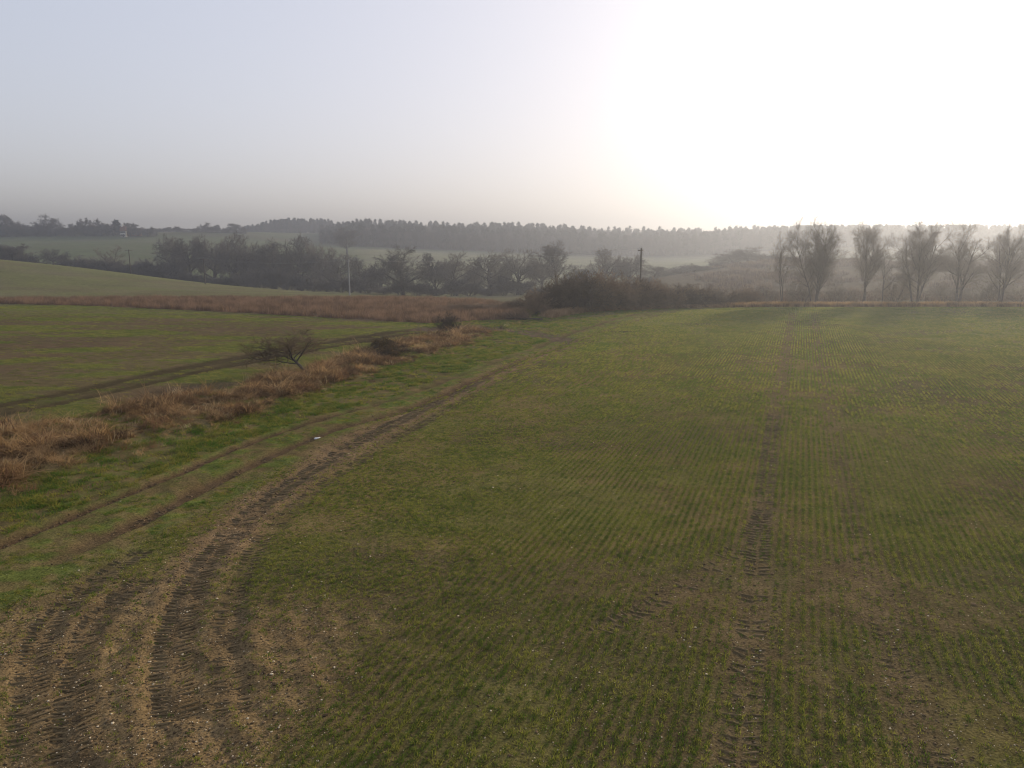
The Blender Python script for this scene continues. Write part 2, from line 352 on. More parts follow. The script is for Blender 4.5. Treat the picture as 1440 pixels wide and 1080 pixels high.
    def mulc(a_, n, lo, hi):
        mr = t.nodes.new('ShaderNodeMapRange'); mr.inputs['From Min'].default_value = .3; mr.inputs['From Max'].default_value = .7; mr.inputs['To Min'].default_value = lo; mr.inputs['To Max'].default_value = hi
        t.links.new(n.outputs[0], mr.inputs['Value'])
        mx = t.nodes.new('ShaderNodeMix'); mx.data_type = 'RGBA'; mx.blend_type = 'MULTIPLY'; mx.inputs['Factor'].default_value = 1
        cb = t.nodes.new('ShaderNodeCombineColor')
        for k in range(3): t.links.new(mr.outputs[0], cb.inputs[k])
        t.links.new(a_, mx.inputs['A']); t.links.new(cb.outputs[0], mx.inputs['B']); return mx.outputs['Result']
    c = mulc(at.outputs['Color'], n1, .4, 1.7); c = mulc(c, n2, .75, 1.25); c = mulc(c, n3, .82, 1.18)
    t.links.new(c, b.inputs['Base Color']); b.inputs['Roughness'].default_value = .95; b.inputs['Specular IOR Level'].default_value = 0
    bp = t.nodes.new('ShaderNodeBump'); bp.inputs['Strength'].default_value = .7; bp.inputs['Distance'].default_value = .06
    t.links.new(n1.outputs[0], bp.inputs['Height']); t.links.new(bp.outputs[0], b.inputs['Normal'])
    me.materials.append(mt)
    return tag(link('ground', me), kind='structure')
build_ground()

# ------------------------------------------------------------------ scattering of plants nobody could count
def blades(n, h, wd, spread, bend, rnd, segs=2, up=1.0, length=0.0):
    V, F = [], []
    for _ in range(n):
        a = rnd.uniform(0, 6.283); hh = h * rnd.uniform(.55, 1.1); ww = wd * rnd.uniform(.7, 1.2)
        px, py = (rnd.gauss(0, spread), rnd.gauss(0, spread) if not length else rnd.uniform(-length / 2, length / 2))
        dx, dy = math.cos(a), math.sin(a); bd = bend * rnd.uniform(.3, 1.3) * hh; sx, sy = -dy, dx
        k = len(V)
        for s in range(segs + 1):
            u = s / segs; o = bd * u * u; z = hh * (u - .25 * bend * u * u) - .01
            wv = ww * (1 - u ** 2 * .85) * .5
            V += [(px + dx * o - sx * wv, py + dy * o - sy * wv, z), (px + dx * o + sx * wv, py + dy * o + sy * wv, z)]
        F += [(k + 2 * s, k + 2 * s + 1, k + 2 * s + 3, k + 2 * s + 2) for s in range(segs)]
    return np.array(V), np.array(F)
def variants(name, mt, k, **kw):
    rnd = random.Random(name); out = []
    for i in range(k):
        V, F = blades(rnd=rnd, **kw); o = bpy.data.objects.new(name, mesh_np(name, V, F, [mt])); out.append(o)
    return out
def lump(name, mt, k, flat=.7, jag=.35, elong=1.0):
    import bmesh
    rnd = random.Random(name); out = []
    for i in range(k):
        bm = bmesh.new(); bmesh.ops.create_icosphere(bm, subdivisions=1, radius=.5)
        for v in bm.verts:
            f = 1 + rnd.uniform(-jag, jag); v.co = Vector((v.co.x * f * elong, v.co.y * f, v.co.z * f * flat))
        me = bpy.data.meshes.new(name); bm.to_mesh(me); bm.free(); me.materials.append(mt); out.append(bpy.data.objects.new(name, me))
    return out
def bars(name, mt, k):
    rnd = random.Random(name); out = []
    for _ in range(k):
        V, F = [], []
        for i in range(6):
            x = -.5 + i / 5; e = .55 if i in (0, 5) else 1; j = lambda a: rnd.gauss(0, a)
            V += [(x + j(.02), -.5 * e + j(.08), -.2), (x + j(.02), -.12 + j(.1), .5 * e + j(.1)), (x + j(.02), .2 + j(.1), .45 * e + j(.1)), (x + j(.02), .5 * e + j(.08), -.2)]
        for i in range(5):
            for q in range(3): F.append((i * 4 + q, i * 4 + 4 + q, i * 4 + 5 + q, i * 4 + 1 + q))
        F += [(0, 1, 2, 3), (23, 22, 21, 20)]
        out.append(bpy.data.objects.new(name, mesh_np(name, V, F, [mt])))
    return out
def scatter(name, P, rot, scl, srcs, label, cat, drop=0.0):
    """one object: points on the ground, each carrying one of the source plants"""
    n = len(P); me = bpy.data.meshes.new(name); me.vertices.add(n)
    P = np.asarray(P, np.float32); me.vertices.foreach_set('co', P.ravel())
    if np.ndim(rot) == 1: rot = np.c_[np.zeros(n), np.zeros(n), rot]
    if np.ndim(scl) == 1: scl = np.repeat(np.asarray(scl)[:, None], 3, 1)
    a = me.attributes.new('rot', 'FLOAT_VECTOR', 'POINT'); a.data.foreach_set('vector', np.asarray(rot, np.float32).ravel())
    a = me.attributes.new('scl', 'FLOAT_VECTOR', 'POINT'); a.data.foreach_set('vector', np.asarray(scl, np.float32).ravel())
    a = me.attributes.new('idx', 'INT', 'POINT'); a.data.foreach_set('value', rng.integers(0, len(srcs), n).astype(np.int32))
    o = link(name, me)
    ng = bpy.data.node_groups.new(name, 'GeometryNodeTree')
    ng.interface.new_socket('Geometry', in_out='INPUT', socket_type='NodeSocketGeometry'); ng.interface.new_socket('Geometry', in_out='OUTPUT', socket_type='NodeSocketGeometry')
    N = ng.nodes; gi = N.new('NodeGroupInput'); go = N.new('NodeGroupOutput'); ip = N.new('GeometryNodeInstanceOnPoints'); jn = N.new('GeometryNodeJoinGeometry')
    for s in srcs:
        oi = N.new('GeometryNodeObjectInfo'); oi.inputs['Object'].default_value = s; gt = N.new('GeometryNodeGeometryToInstance')
        ng.links.new(oi.outputs['Geometry'], gt.inputs[0]); ng.links.new(gt.outputs[0], jn.inputs[0])
    def attr(nm, ty):
        q = N.new('GeometryNodeInputNamedAttribute'); q.data_type = ty; q.inputs['Name'].default_value = nm; return q.outputs['Attribute']
    er = N.new('FunctionNodeEulerToRotation')
    ng.links.new(attr('rot', 'FLOAT_VECTOR'), er.inputs[0]); ng.links.new(er.outputs[0], ip.inputs['Rotation'])
    ng.links.new(attr('scl', 'FLOAT_VECTOR'), ip.inputs['Scale']); ng.links.new(attr('idx', 'INT'), ip.inputs['Instance Index'])
    ip.inputs['Pick Instance'].default_value = True
    ng.links.new(gi.outputs[0], ip.inputs['Points']); ng.links.new(jn.outputs[0], ip.inputs['Instance']); ng.links.new(ip.outputs[0], go.inputs[0])
    md = o.modifiers.new('scatter', 'NODES'); md.node_group = ng
    return tag(o, label, cat, kind='stuff')
def onground(x, y, dz=0): return np.c_[x, y, hfull(x, y) + dz]
def inview(x, y, mrg=5): return (np.abs(x) < .72 * y + mrg) & (y > 9)

ROW = R(20.5)
def row_points(step_row, step_v, x0, x1, y0, y1, ang, jit_v):
    c, s = math.cos(ang), math.sin(ang)
    L = math.hypot(x1 - x0, y1 - y0)
    u = np.arange(-L, L, step_row); v = np.arange(-L, L, step_v)
    cx, cy_ = (x0 + x1) / 2, (y0 + y1) / 2
    U, V = np.meshgrid(u, v); U = U.ravel(); V = V.ravel() + rng.uniform(-jit_v, jit_v, U.size)
    X = cx + U * c + V * s; Y = cy_ - U * s + V * c
    k = (X > x0) & (X < x1) & (Y > y0) & (Y < y1) & inview(X, Y)
    return X[k], Y[k]
def keep_wheat(X, Y, far=False):
    z = zones(X, Y)
    p = z['wheat'] * (1 - .88 * z['bare'] * (1 - .88 * far)) * (1 - .85 * z['trA'] * np.clip(.25 + fbm(X, Y, 5, 92), 0, 1)) * (1 - .4 * z['trB'] * (.4 + fbm(X, Y, 5, 93))) * (1 - .5 * z['turn']) * (1 - .7 * np.clip(z['tyC'] + z['tyD'] + z['tyE'] + z['tyF'], 0, 1))
    p = p * (.42 + .85 * sstep(.32, .62, fbm(X, Y, 2.2, 91))) * (1 - z['wet']); p = np.maximum(p, z['lush'] * z['wheat'])
    return rng.random(len(X)) < p, z
def wheat_near():
    X, Y = row_points(.23, .036, -28, 44, 9, 55, ROW, .03)
    e = off(WHEAT_EDGE, X, Y)[0]; j = 1 - sstep(5, 12, e - (Y - 18) * .05)
    X = X + rng.normal(0, .016 + .1 * j + .014 * (1 - sstep(16, 32, np.hypot(X, Y)))); Y = Y + rng.normal(0, .016 + .1 * j)
    k, z = keep_wheat(X, Y); k &= np.hypot(X, Y) + rng.uniform(-9, 9, len(X)) < 46; X, Y = X[k], Y[k]
    src = variants('wheat_plant', M['wheat'], 6, n=10, h=.085, wd=.012, spread=.024, bend=.9)
    scatter('wheat_seedlings', onground(X, Y, -.005), rng.uniform(0, 6.28, len(X)), rng.uniform(.65, 1.25, len(X)) * (.8 + .5 * fbm(X, Y, 6, 95)), src, 'young green wheat plants growing in drilled rows over the large near field', 'wheat')
def wheat_mid():
    X, Y = row_points(.23, .42, -20, 96, 30, 118, ROW, .06)
    r = np.hypot(X, Y); k, z = keep_wheat(X, Y, True); k &= (r + rng.uniform(-9, 9, len(X)) >= 46); X, Y = X[k], Y[k]
    e = off(WHEAT_EDGE, X, Y)[0]; j = 1 - sstep(6, 13, e); X = X + rng.normal(0, .008 + .1 * j)
    src = variants('wheat_row_piece', M['wheat_far'], 5, n=62, h=.11, wd=.017, spread=.024, bend=.8, segs=1, length=.6)
    # the source runs along its own y axis: turn it to the row direction
    scatter('wheat_rows', onground(X, Y, -.005), -ROW + rng.normal(0, .05, len(X)) + (rng.random(len(X)) < .5) * math.pi, rng.uniform(.75, 1.2, len(X)), src, 'rows of young wheat stretching to the far edge of the large field', 'wheat')
def wheat_left():
    X, Y = row_points(.28, .55, -110, 2, 34, 126, R(113), .08)
    z = zones(X, Y); p = z['leftfield'] * (1 - z['ltrack']) * (1 - z['link']) * (.2 + .8 * sstep(.4, .56, fbm(X * .35, Y, 5, 89))) * (1 - .75 * sstep(.5, .62, fbm(X * .3, Y, 3.2, 90)))
    k = rng.random(len(X)) < p; X, Y = X[k], Y[k]
    src = variants('left_wheat_piece', M['wheat_far'], 5, n=44, h=.11, wd=.018, spread=.06, bend=1.0, segs=1, length=.6)
    scatter('wheat_rows', onground(X, Y, -.005), -R(113) + rng.normal(0, .1, len(X)), rng.uniform(.7, 1.2, len(X)), src, 'thin young wheat in the patchy field behind the dry grass bank', 'wheat')
def verge_grass():
    n = 300000; Y = rng.uniform(10, 118, n); X = rng.uniform(-60, 34, n); k = inview(X, Y); X, Y = X[k], Y[k]
    z = zones(X, Y); clear = (1 - z['rutA']) * (1 - z['rutB']) * (1 - .85 * z['mud']) * (1 - .9 * z['link']) * (1 - z['ltrack'])
    p = np.clip(z['verge'] * clear * (.12 + 1.0 * sstep(.36, .56, fbm(X, Y, 1.3, 101))) + .5 * z['bank'] * sstep(.45, .6, fbm(X, Y, 1.4, 107)), 0, 1) * (1 - .6 * sstep(55, 100, Y))
    k = rng.random(len(X)) < p; X, Y = X[k], Y[k]
    z = zones(X, Y); be = off(BANK_FRONT, X, Y)[0]; ra = off(RUT_A, X, Y)[0]
    rough = (1 - sstep(-.2, 1.5, ra + .4 + 1.5)) if False else (ra < -.4).astype(float)
    near_rut = np.minimum(np.abs(ra), np.abs(off(RUT_B, X, Y)[0])); s = (.5 + .8 * fbm(X, Y, 1.1, 103)) * (.6 + .8 * rough) * (.45 + .55 * sstep(.3, .8, near_rut))
    src = variants('verge_tuft', M['verge'], 6, n=16, h=.16, wd=.018, spread=.07, bend=1.2)
    scatter('verge_grass', onground(X, Y, -.01), rng.uniform(0, 6.28, len(X)), s, src, 'green tufty grass along the rutted farm track', 'grass')
def dry_bank():
    n = 80000; Y = rng.uniform(10, 92, n); X = rng.uniform(-45, 2, n); k = inview(X, Y, 8); X, Y = X[k], Y[k]
    z = zones(X, Y); bf = off(BANK_FRONT, X, Y)[0]
    # thick on the bank, thinning over its front
    p = z['bank'] * (.35 + .65 * sstep(.36, .58, fbm(X, Y, 1.7, 111))) + .09 * (1 - sstep(0, 3.0, bf)) * (bf > 0) * z['verge']
    k = rng.random(len(X)) < p; X, Y = X[k], Y[k]
    src = variants('dry_tussock', M['dry'], 5, n=46, h=.66, wd=.02, spread=.2, bend=1.7, segs=3) + variants('dry_stems', M['straw'], 2, n=14, h=.5, wd=.016, spread=.2, bend=.7, segs=3) + variants('russet_clump', M['russet'], 2, n=60, h=.5, wd=.022, spread=.24, bend=.9, segs=2)
    s = rng.uniform(.4, 1.1, len(X)) * (.25 + 1.2 * sstep(.25, .75, fbm(X, Y, 1.6, 113))) * (.55 + .45 * (1 - sstep(0, .5, off(BANK_FRONT, X, Y)[0])))
    tilt = rng.normal(0, .25, (len(X), 2))
    scatter('dry_grass', onground(X, Y, -.02), np.c_[tilt[:, 0], tilt[:, 1] - .1, rng.uniform(0, 6.28, len(X))], s, src, 'tussocks of orange brown dry grass covering the long bank', 'grass')
def cover_strip():
    n = 26000; X = rng.uniform(-125, 2, n); Y = rng.uniform(85, 160, n); k = inview(X, Y, 6) & (Y > strip1(X)) & (Y < strip2(X)); X, Y = X[k], Y[k]
    src = variants('cover_clump', M['stalk'], 6, n=30, h=1.0, wd=.03, spread=.3, bend=.5)
    scatter('cover_crop', onground(X, Y, -.03), rng.uniform(0, 6.28, len(X)), rng.uniform(.6, 1.1, len(X)) * (.7 + .5 * fbm(X, Y, 5, 117)), src, 'strip of dead russet cover crop stems beyond the left field', 'cover crop')
def edge_grass():
    n = 4200; X = rng.uniform(26, 100, n); Y = 118.2 + rng.gamma(2, .9, n)
    k = X > (118 - Y) + 33; X, Y = X[k], Y[k]
    src = variants('edge_clump', M['dry'], 5, n=30, h=.95, wd=.03, spread=.2, bend=.5)
    scatter('field_edge_grass', onground(X, Y, -.02), rng.uniform(0, 6.28, len(X)), rng.uniform(.5, 1.1, len(X)), src, 'ragged line of dry grass along the foot of the willow row', 'grass')
    pts = [AT(a, 430, d) for a, d in [(772, 99), (800, 104), (850, 109), (900, 113), (945, 117), (1010, 119)]]
    t = rng.random(2600) * (len(pts) - 1); i = t.astype(int); f = t - i; pp = np.array(pts)[:, :2]
    q = pp[i] * (1 - f[:, None]) + pp[i + 1] * f[:, None] + np.c_[rng.normal(0, .5, len(t)), rng.normal(0, .8, len(t))]
    src = variants('hedge_foot_clump', M['pink_dry'], 5, n=30, h=1.0, wd=.03, spread=.2, bend=.6)
    scatter('hedge_foot_grass', onground(q[:, 0], q[:, 1], -.02), rng.uniform(0, 6.28, len(q)), rng.uniform(.35, 1.0, len(q)) * (1.1 - .4 * t / 5), src, 'pinkish dry grass along the foot of the brown hedge', 'grass')
def clods_and_flints():
    n = 240000; Y = 10 + 62 * rng.random(n) ** 1.6; X = rng.uniform(-.75, .75, n) * (Y + 4)
    z = zones(X, Y)
    p = np.clip(z['mud'] * .9 + z['corner'] * .5 + z['bare'] * z['wheat'] * .1 + .15 * (z['trA'] + z['trB'] + z['turn']) + .5 * (z['rutA'] + z['rutB']) + z['link'] * .4 + .035 * z['wheat'], 0, 1)
    k = (rng.random(len(X)) < p) & inview(X, Y); A, B = X[k], Y[k]
    src = lump('soil_clod', M['clod'], 6, .7, .35)
    scatter('soil_clods', onground(A, B, 0), rng.uniform(0, 6.28, len(A)), rng.gamma(2.0, .011, len(A)) + .012, src, 'loose brown soil crumbs on the tyre tracks and bare patches', 'soil')
    p = .10 * z['wheat'] + .2 * z['corner'] + .16 * z['mud'] + .012 * z['verge'] + .01 * z['bank']
    k = (rng.random(len(X)) < p) & inview(X, Y); A, B = X[k], Y[k]
    src = lump('flint', M['flint'], 6, .6, .3)
    scatter('flint_stones', onground(A, B, .004), rng.uniform(0, 6.28, len(A)), rng.gamma(1.3, .008, len(A)) + .010, src, 'small pale flints strewn over the field soil', 'stones')
def tyre_lugs():
    P, Rz, S = [], [], []
    def along(L, y0, y1, gap, half, pitch, size, prob=.8, shift=0.0):
        size *= .45; half *= .85
        yy, xs, sl_, ss = L
        for s in np.arange(0, ss[-1], pitch):
            y = np.interp(s, ss, yy)
            if not y0 < y < y1 or rng.random() > .25 + 1.3 * float(sstep(.34, .6, fbm([s], [y0 * 3.1], 2.2, 7))[0]): continue
            x = np.interp(s, ss, xs) + shift; a = math.atan(np.interp(s, ss, sl_))
            for sd in (-1, 1):
                if rng.random() > prob: continue
                o = sd * half * .55; ph = pitch / 2 if sd > 0 else 0
                cx = x + math.cos(a) * o + math.sin(a) * ph; cy2 = y - math.sin(a) * o + math.cos(a) * ph
                P.append((cx, cy2)); Rz.append(-a + sd * R(16) + rng.normal(0, .15)); S.append((half * rng.uniform(.8, 1.1), size * rng.uniform(.7, 1.2), size * rng.uniform(.7, 1.1)))
    along(TYRE_C, 12, 52, 0, .5, .17, .095, .95); along(TYRE_D, 12, 45, 0, .42, .21, .07, .7); along(TYRE_E, 10, 25, 0, .44, .18, .08, .7); along(TYRE_F, 10, 25, 0, .44, .18, .08, .7)
    along(TRAM_A, 11, 40, 0, .42, .24, .09, .9); along(TRAM_B, 11, 32, 0, .36, .24, .06, .4); along(TURN, 16, 40, 0, .40, .24, .09, .9)
    along(RUT_A, 18, 45, 0, .22, .26, .07, .7); along(RUT_B, 24, 45, 0, .24, .26, .065, .55)
    P = np.array(P); src = bars('tread_ridge', M['tread'], 6)
    scatter('tread_ridges', onground(P[:, 0], P[:, 1], .012), np.array(Rz), np.array(S), src, 'soil ridges pressed up by tractor tyre treads', 'soil')
wheat_near(); wheat_mid(); wheat_left(); verge_grass(); dry_bank(); cover_strip(); edge_grass(); clods_and_flints(); tyre_lugs()

# ------------------------------------------------------------------ bare trees and shrubs
def rot_about(d, ang, az):
    d = d.normalized(); a = d.orthogonal().normalized(); b = d.cross(a)
    return (d * math.cos(ang) + (a * math.cos(az) + b * math.sin(az)) * math.sin(ang)).normalized()
class Tubes:
    def __init__(s): s.V = []; s.F = []
    def add(s, pts, rads, sides):
        k = len(s.V); n = len(pts)
        for i, p in enumerate(pts):
            d = (pts[min(i + 1, n - 1)] - pts[max(i - 1, 0)])
            d = d.normalized() if d.length > 1e-9 else Vector((0, 0, 1))
            a = d.orthogonal().normalized(); b = d.cross(a); r = rads[i]
            for j in range(sides):
                t = 6.2832 * j / sides; s.V.append(p + a * (r * math.cos(t)) + b * (r * math.sin(t)))
        for i in range(n - 1):
            for j in range(sides):
                j2 = (j + 1) % sides; s.F.append((k + i * sides + j, k + i * sides + j2, k + (i + 1) * sides + j2, k + (i + 1) * sides + j))
    def mesh(s, name, m, smooth=True):
        return mesh_np(name, np.array([tuple(v) for v in s.V]), np.array(s.F), [m], smooth)
def grow(seed, H, stems, nch, ang, ratio, up, wander, t0, twig_r, split=2, r0=None, lean=(0, 0, 0), stem_ang=0.0, twig_m='oak_twig', bark_m='bark', sides=(8, 6, 4, 3, 3)):
    """grow a tree; returns unit-free trunk and crown meshes with their true height and width"""
    rnd = random.Random(seed); T, C = Tubes(), Tubes(); L = len(nch)
    r0 = r0 or H * .022
    def br(p, d, ln, r, lev):
        n = 6 if lev == 0 else 5 if lev == 1 else 3 if lev < L else 1
        pts, rad = [p.copy()], [r]; rt = r * (.35 if lev < L else .4)
        for i in range(n):
            d = (d + Vector((rnd.gauss(0, 1), rnd.gauss(0, 1), rnd.gauss(0, 1))) * wander[min(lev, len(wander) - 1)] + Vector((0, 0, up[min(lev, len(up) - 1)]))).normalized()
            p = p + d * (ln / n); pts.append(p.copy()); rad.append(max(twig_r * (.6 if lev >= L else 1), r + (rt - r) * (i + 1) / n))
        (T if lev < split else C).add(pts, rad, sides[min(lev, 4)])
        if lev < L:
            c = nch[lev]; c = max(1, int(round(c * rnd.uniform(.8, 1.2))))
            az0 = rnd.uniform(0, 6.28)
            for k in range(c):
                t = t0[min(lev, len(t0) - 1)] + (1 - t0[min(lev, len(t0) - 1)]) * (k + rnd.uniform(.2, .9)) / c
                i = min(n - 1, int(t * n)); f = t * n - i; q = pts[i].lerp(pts[i + 1], f); rr = rad[i] + (rad[i + 1] - rad[i]) * f
                dd = (pts[i + 1] - pts[i]).normalized()
                a = R(rnd.uniform(*ang[min(lev, len(ang) - 1)]))
                br(q, rot_about(dd, a, az0 + k * 2.4 + rnd.uniform(-.5, .5)), ln * rnd.uniform(*ratio[min(lev, len(ratio) - 1)]) * (1.15 - .4 * t), max(twig_r, rr * .62), lev + 1)
    for s in range(stems):
        d = Vector((lean[0], lean[1], 1)).normalized()
        if stems > 1: d = rot_about(d, R(stem_ang) * rnd.uniform(.3, 1), 6.28 * s / stems + rnd.uniform(-.4, .4))
        base = Vector((rnd.uniform(-1, 1), rnd.uniform(-1, 1), 0)) * (r0 * 1.2 * min(stems, 6) ** .5 if stems > 1 else 0)
        br(base - Vector((0, 0, .25)), d, H * rnd.uniform(.85, 1.05), r0 * (1 if stems == 1 else rnd.uniform(.5, .9)), 0)
    tm, cm = T.mesh('trunk', M[bark_m]), C.mesh('crown', M[twig_m])
    A = np.array([tuple(v) for v in C.V]); top = np.percentile(A[:, 2], 99.7); wd = np.percentile(A[:, 0], 98.5) - np.percentile(A[:, 0], 1.5)
    mid = (np.percentile(A[:, 0], 98.5) + np.percentile(A[:, 0], 1.5)) / 2
    return dict(t=tm, c=cm, h=top, w=wd, mid=mid)
ORD = 'first second third fourth fifth sixth seventh eighth ninth tenth eleventh twelfth thirteenth fourteenth'.split()
K = {}
# tall many-stemmed willows of the right-hand row
for i, (st, sa, sd) in enumerate([(5, 15, 31), (2, 7, 42), (4, 14, 53), (2, 14, 64), (3, 9, 75)]):
    K['willow%d' % i] = grow(sd, 11, st, (12, 7, 6, 6), ((24, 56), (18, 46), (20, 50), (20, 60)), ((.3, .5), (.42, .62), (.45, .7), (.5, .8)), (.03, .07, .07, .05), (.06, .09, .12, .15), (.24, .12, .1, .1), .0105, 2, .26, stem_ang=sa, twig_m='willow_twig')
K['slim0'] = grow(81, 9, 2, (8, 6, 5, 3), ((18, 40), (20, 45), (20, 50)), ((.28, .45), (.4, .6), (.4, .6)), (.05, .08, .08), (.08, .1, .14), (.3, .15, .1), .016, 2, .16, stem_ang=12, twig_m='willow_twig')
K['slim1'] = grow(82, 9, 1, (10, 6, 5, 3), ((25, 50), (20, 45), (20, 50)), ((.25, .4), (.4, .6), (.4, .6)), (.02, .08, .08), (.05, .1, .14), (.3, .15, .1), .015, 2, .14, twig_m='willow_twig')
# domed oaks and field trees of the valley
for i, sd in enumerate((101, 112, 123, 134)):
    K['oak%d' % i] = grow(sd, 7.5, 1, (11, 8, 7, 7), ((35, 82), (25, 60), (25, 65), (25, 70)), ((.68, .95), (.45, .65), (.45, .65), (.45, .7)), (0, .03, .02, 0), (.05, .13, .16, .2), (.32, .22, .15, .1), .026, 2, .5)
for i, sd in enumerate((201, 212, 223)):
    K['field%d' % i] = grow(sd, 10, 1, (12, 8, 7, 6), ((28, 62), (22, 50), (25, 60), (25, 70)), ((.42, .62), (.45, .65), (.45, .65), (.45, .7)), (.02, .06, .05, .02), (.05, .1, .14, .18), (.2, .18, .15, .1), .028, 2, .3)
for i, sd in enumerate((251, 262, 273)):
    K['round%d' % i] = grow(sd, 6, 1, (12, 8, 6, 6), ((35, 88), (25, 60), (25, 65), (25, 70)), ((.6, .85), (.45, .65), (.45, .65), (.45, .7)), (0, .02, .02, 0), (.05, .13, .16, .2), (.1, .15, .1, .1), .05, 2, .3)
for i, sd in enumerate((281, 292, 303)):
    K['mass%d' % i] = grow(sd, 7, 1, (12, 8, 6, 6), ((32, 80), (25, 60), (25, 65), (25, 70)), ((.62, .9), (.45, .65), (.45, .65), (.45, .7)), (0, .02, .02, 0), (.05, .13, .16, .2), (.2, .15, .1, .1), .026, 2, .4)
K['ash'] = grow(301, 13, 1, (14, 8, 6, 5), ((25, 50), (25, 50), (25, 60)), ((.26, .4), (.42, .62), (.42, .65)), (.03, .08, .08), (.03, .09, .14), (.22, .15, .1), .024, 2, .26)
# rounded shrubs
for i, sd in enumerate((401, 412, 423)):
    K['shrub%d' % i] = grow(sd, 2.6, 17, (7, 7, 5), ((15, 55), (20, 60), (20, 70)), ((.4, .7), (.4, .7), (.4, .7)), (-.02, .02, .0), (.16, .18, .2), (.2, .1, .1), .014, 1, .05, stem_ang=52, twig_m='hedge_twig')
for i, sd in enumerate((451, 462)):
    K['far_shrub%d' % i] = grow(sd, 3.0, 12, (6, 6, 4), ((15, 55), (20, 60), (20, 70)), ((.4, .7), (.4, .7), (.4, .7)), (0, .03, .02), (.14, .18, .2), (.2, .1, .1), .028, 1, .06, stem_ang=46, twig_m='oak_twig')
for i, sd in enumerate((471, 482)):
    K['pale_shrub%d' % i] = grow(sd, 3.0, 10, (6, 5, 4), ((15, 55), (20, 60), (20, 70)), ((.4, .7), (.4, .7), (.4, .7)), (0, .03, .02), (.14, .18, .2), (.2, .1, .1), .013, 1, .05, stem_ang=44, twig_m='willow_twig')
# wind-leaned hawthorn and a small dark bush on the bank
K['thorn'] = grow(509, 2.1, 1, (10, 8, 6, 5), ((35, 70), (25, 60), (25, 65), (25, 70)), ((.7, 1.05), (.42, .62), (.42, .62), (.4, .65)), (0, .02, .01, 0), (.09, .16, .2, .22), (.5, .15, .1, .1), .0075, 2, .10, lean=(-.45, 0, 0), twig_m='hedge_twig')
K['bush'] = grow(521, 1.6, 12, (6, 6, 5), ((15, 55), (20, 60), (20, 70)), ((.4, .7), (.4, .7), (.4, .7)), (0, .02, .0), (.16, .18, .2), (.15, .1, .1), .008, 1, .04, stem_ang=38, twig_m='bush_twig')

def plant(kind, px, D, topy, wpx, name, label, cat, group=None, rz=None, crown_m=None, basez=None):
    """stand a tree D metres out; its height follows from where its top reaches"""
    k = K[kind]; x, y, ztop = AT(px, topy, D); g = float(hfull([x], [y])[0]); h = max(1.0, ztop - g)
    sz = h / k['h']; sx = wpx / FPX * D / k['w'] if wpx else sz
    o = link(name, None, loc=(x, y, g - .05), rot=(0, 0, rz if rz is not None else random.uniform(0, 6.28))); o.empty_display_size = .5
    tag(o, label, cat, group)
    s = (sx, sx, sz)
    t = link('trunk' if cat == 'tree' else 'stem', k['t'], o, scale=s); c = link('crown' if cat == 'tree' else 'twigs', k['c'], o, scale=s)
    return o
# --- the willow row at the far edge of the field
WG = 'bare willows in the row along the field edge'
for kd, px, D, ty, wp, rz, lb in [
    ('slim0', 1105, 126, 326, 34, .3, 'slim forked bare tree standing at the hedge end of the willow row'),
    ('willow0', 1156, 126.5, 310, 72, 0, 'broad bare willow with thick short trunk, next to the slim forked tree'),
    ('willow1', 1223, 127, 312, 48, 1.2, 'upright bare willow with one clear trunk, second broad crown from the slim forked tree'),
    ('slim1', 1248, 128, 346, 30, 2.2, 'thin straight young tree squeezed between two willows of the row'),
    ('willow2', 1300, 126.5, 311, 62, 2.9, 'wide bare willow of several spreading stems, beside the thin straight young tree'),
    ('willow3', 1360, 127, 313, 58, 5.5, 'bare willow with one straight stem and a lower stem leaning away from it'),
    ('willow4', 1416, 127.5, 314, 56, 2.6, 'bare twin-stemmed willow beside the one with a leaning lower stem'),
    ('willow1', 1480, 127, 312, 62, 3.4, 'bare willow at the end of the row farthest from the hedge')]:
    plant(kd, px, D, ty, wp, 'willow_tree' if kd[0] == 'w' else 'bare_tree', lb, 'tree', WG, rz)
for i, (px, D, ty, wp, kd) in enumerate([(1045, 127, 404, 52, 'shrub0'), (1078, 131, 400, 48, 'pale_shrub0'), (1132, 131, 390, 44, 'pale_shrub1'), (1186, 133, 398, 50, 'pale_shrub0'), (1262, 132, 386, 50, 'pale_shrub1'), (1330, 134, 396, 52, 'pale_shrub0'), (1388, 131, 390, 50, 'pale_shrub1'), (1440, 133, 397, 54, 'pale_shrub0')]):
    plant(kd, px, D, ty, wp, 'shrub', 'bare brown undergrowth shrub at the willow row, %s along from the brown hedge' % ORD[i], 'shrub', 'undergrowth shrubs of the willow row')
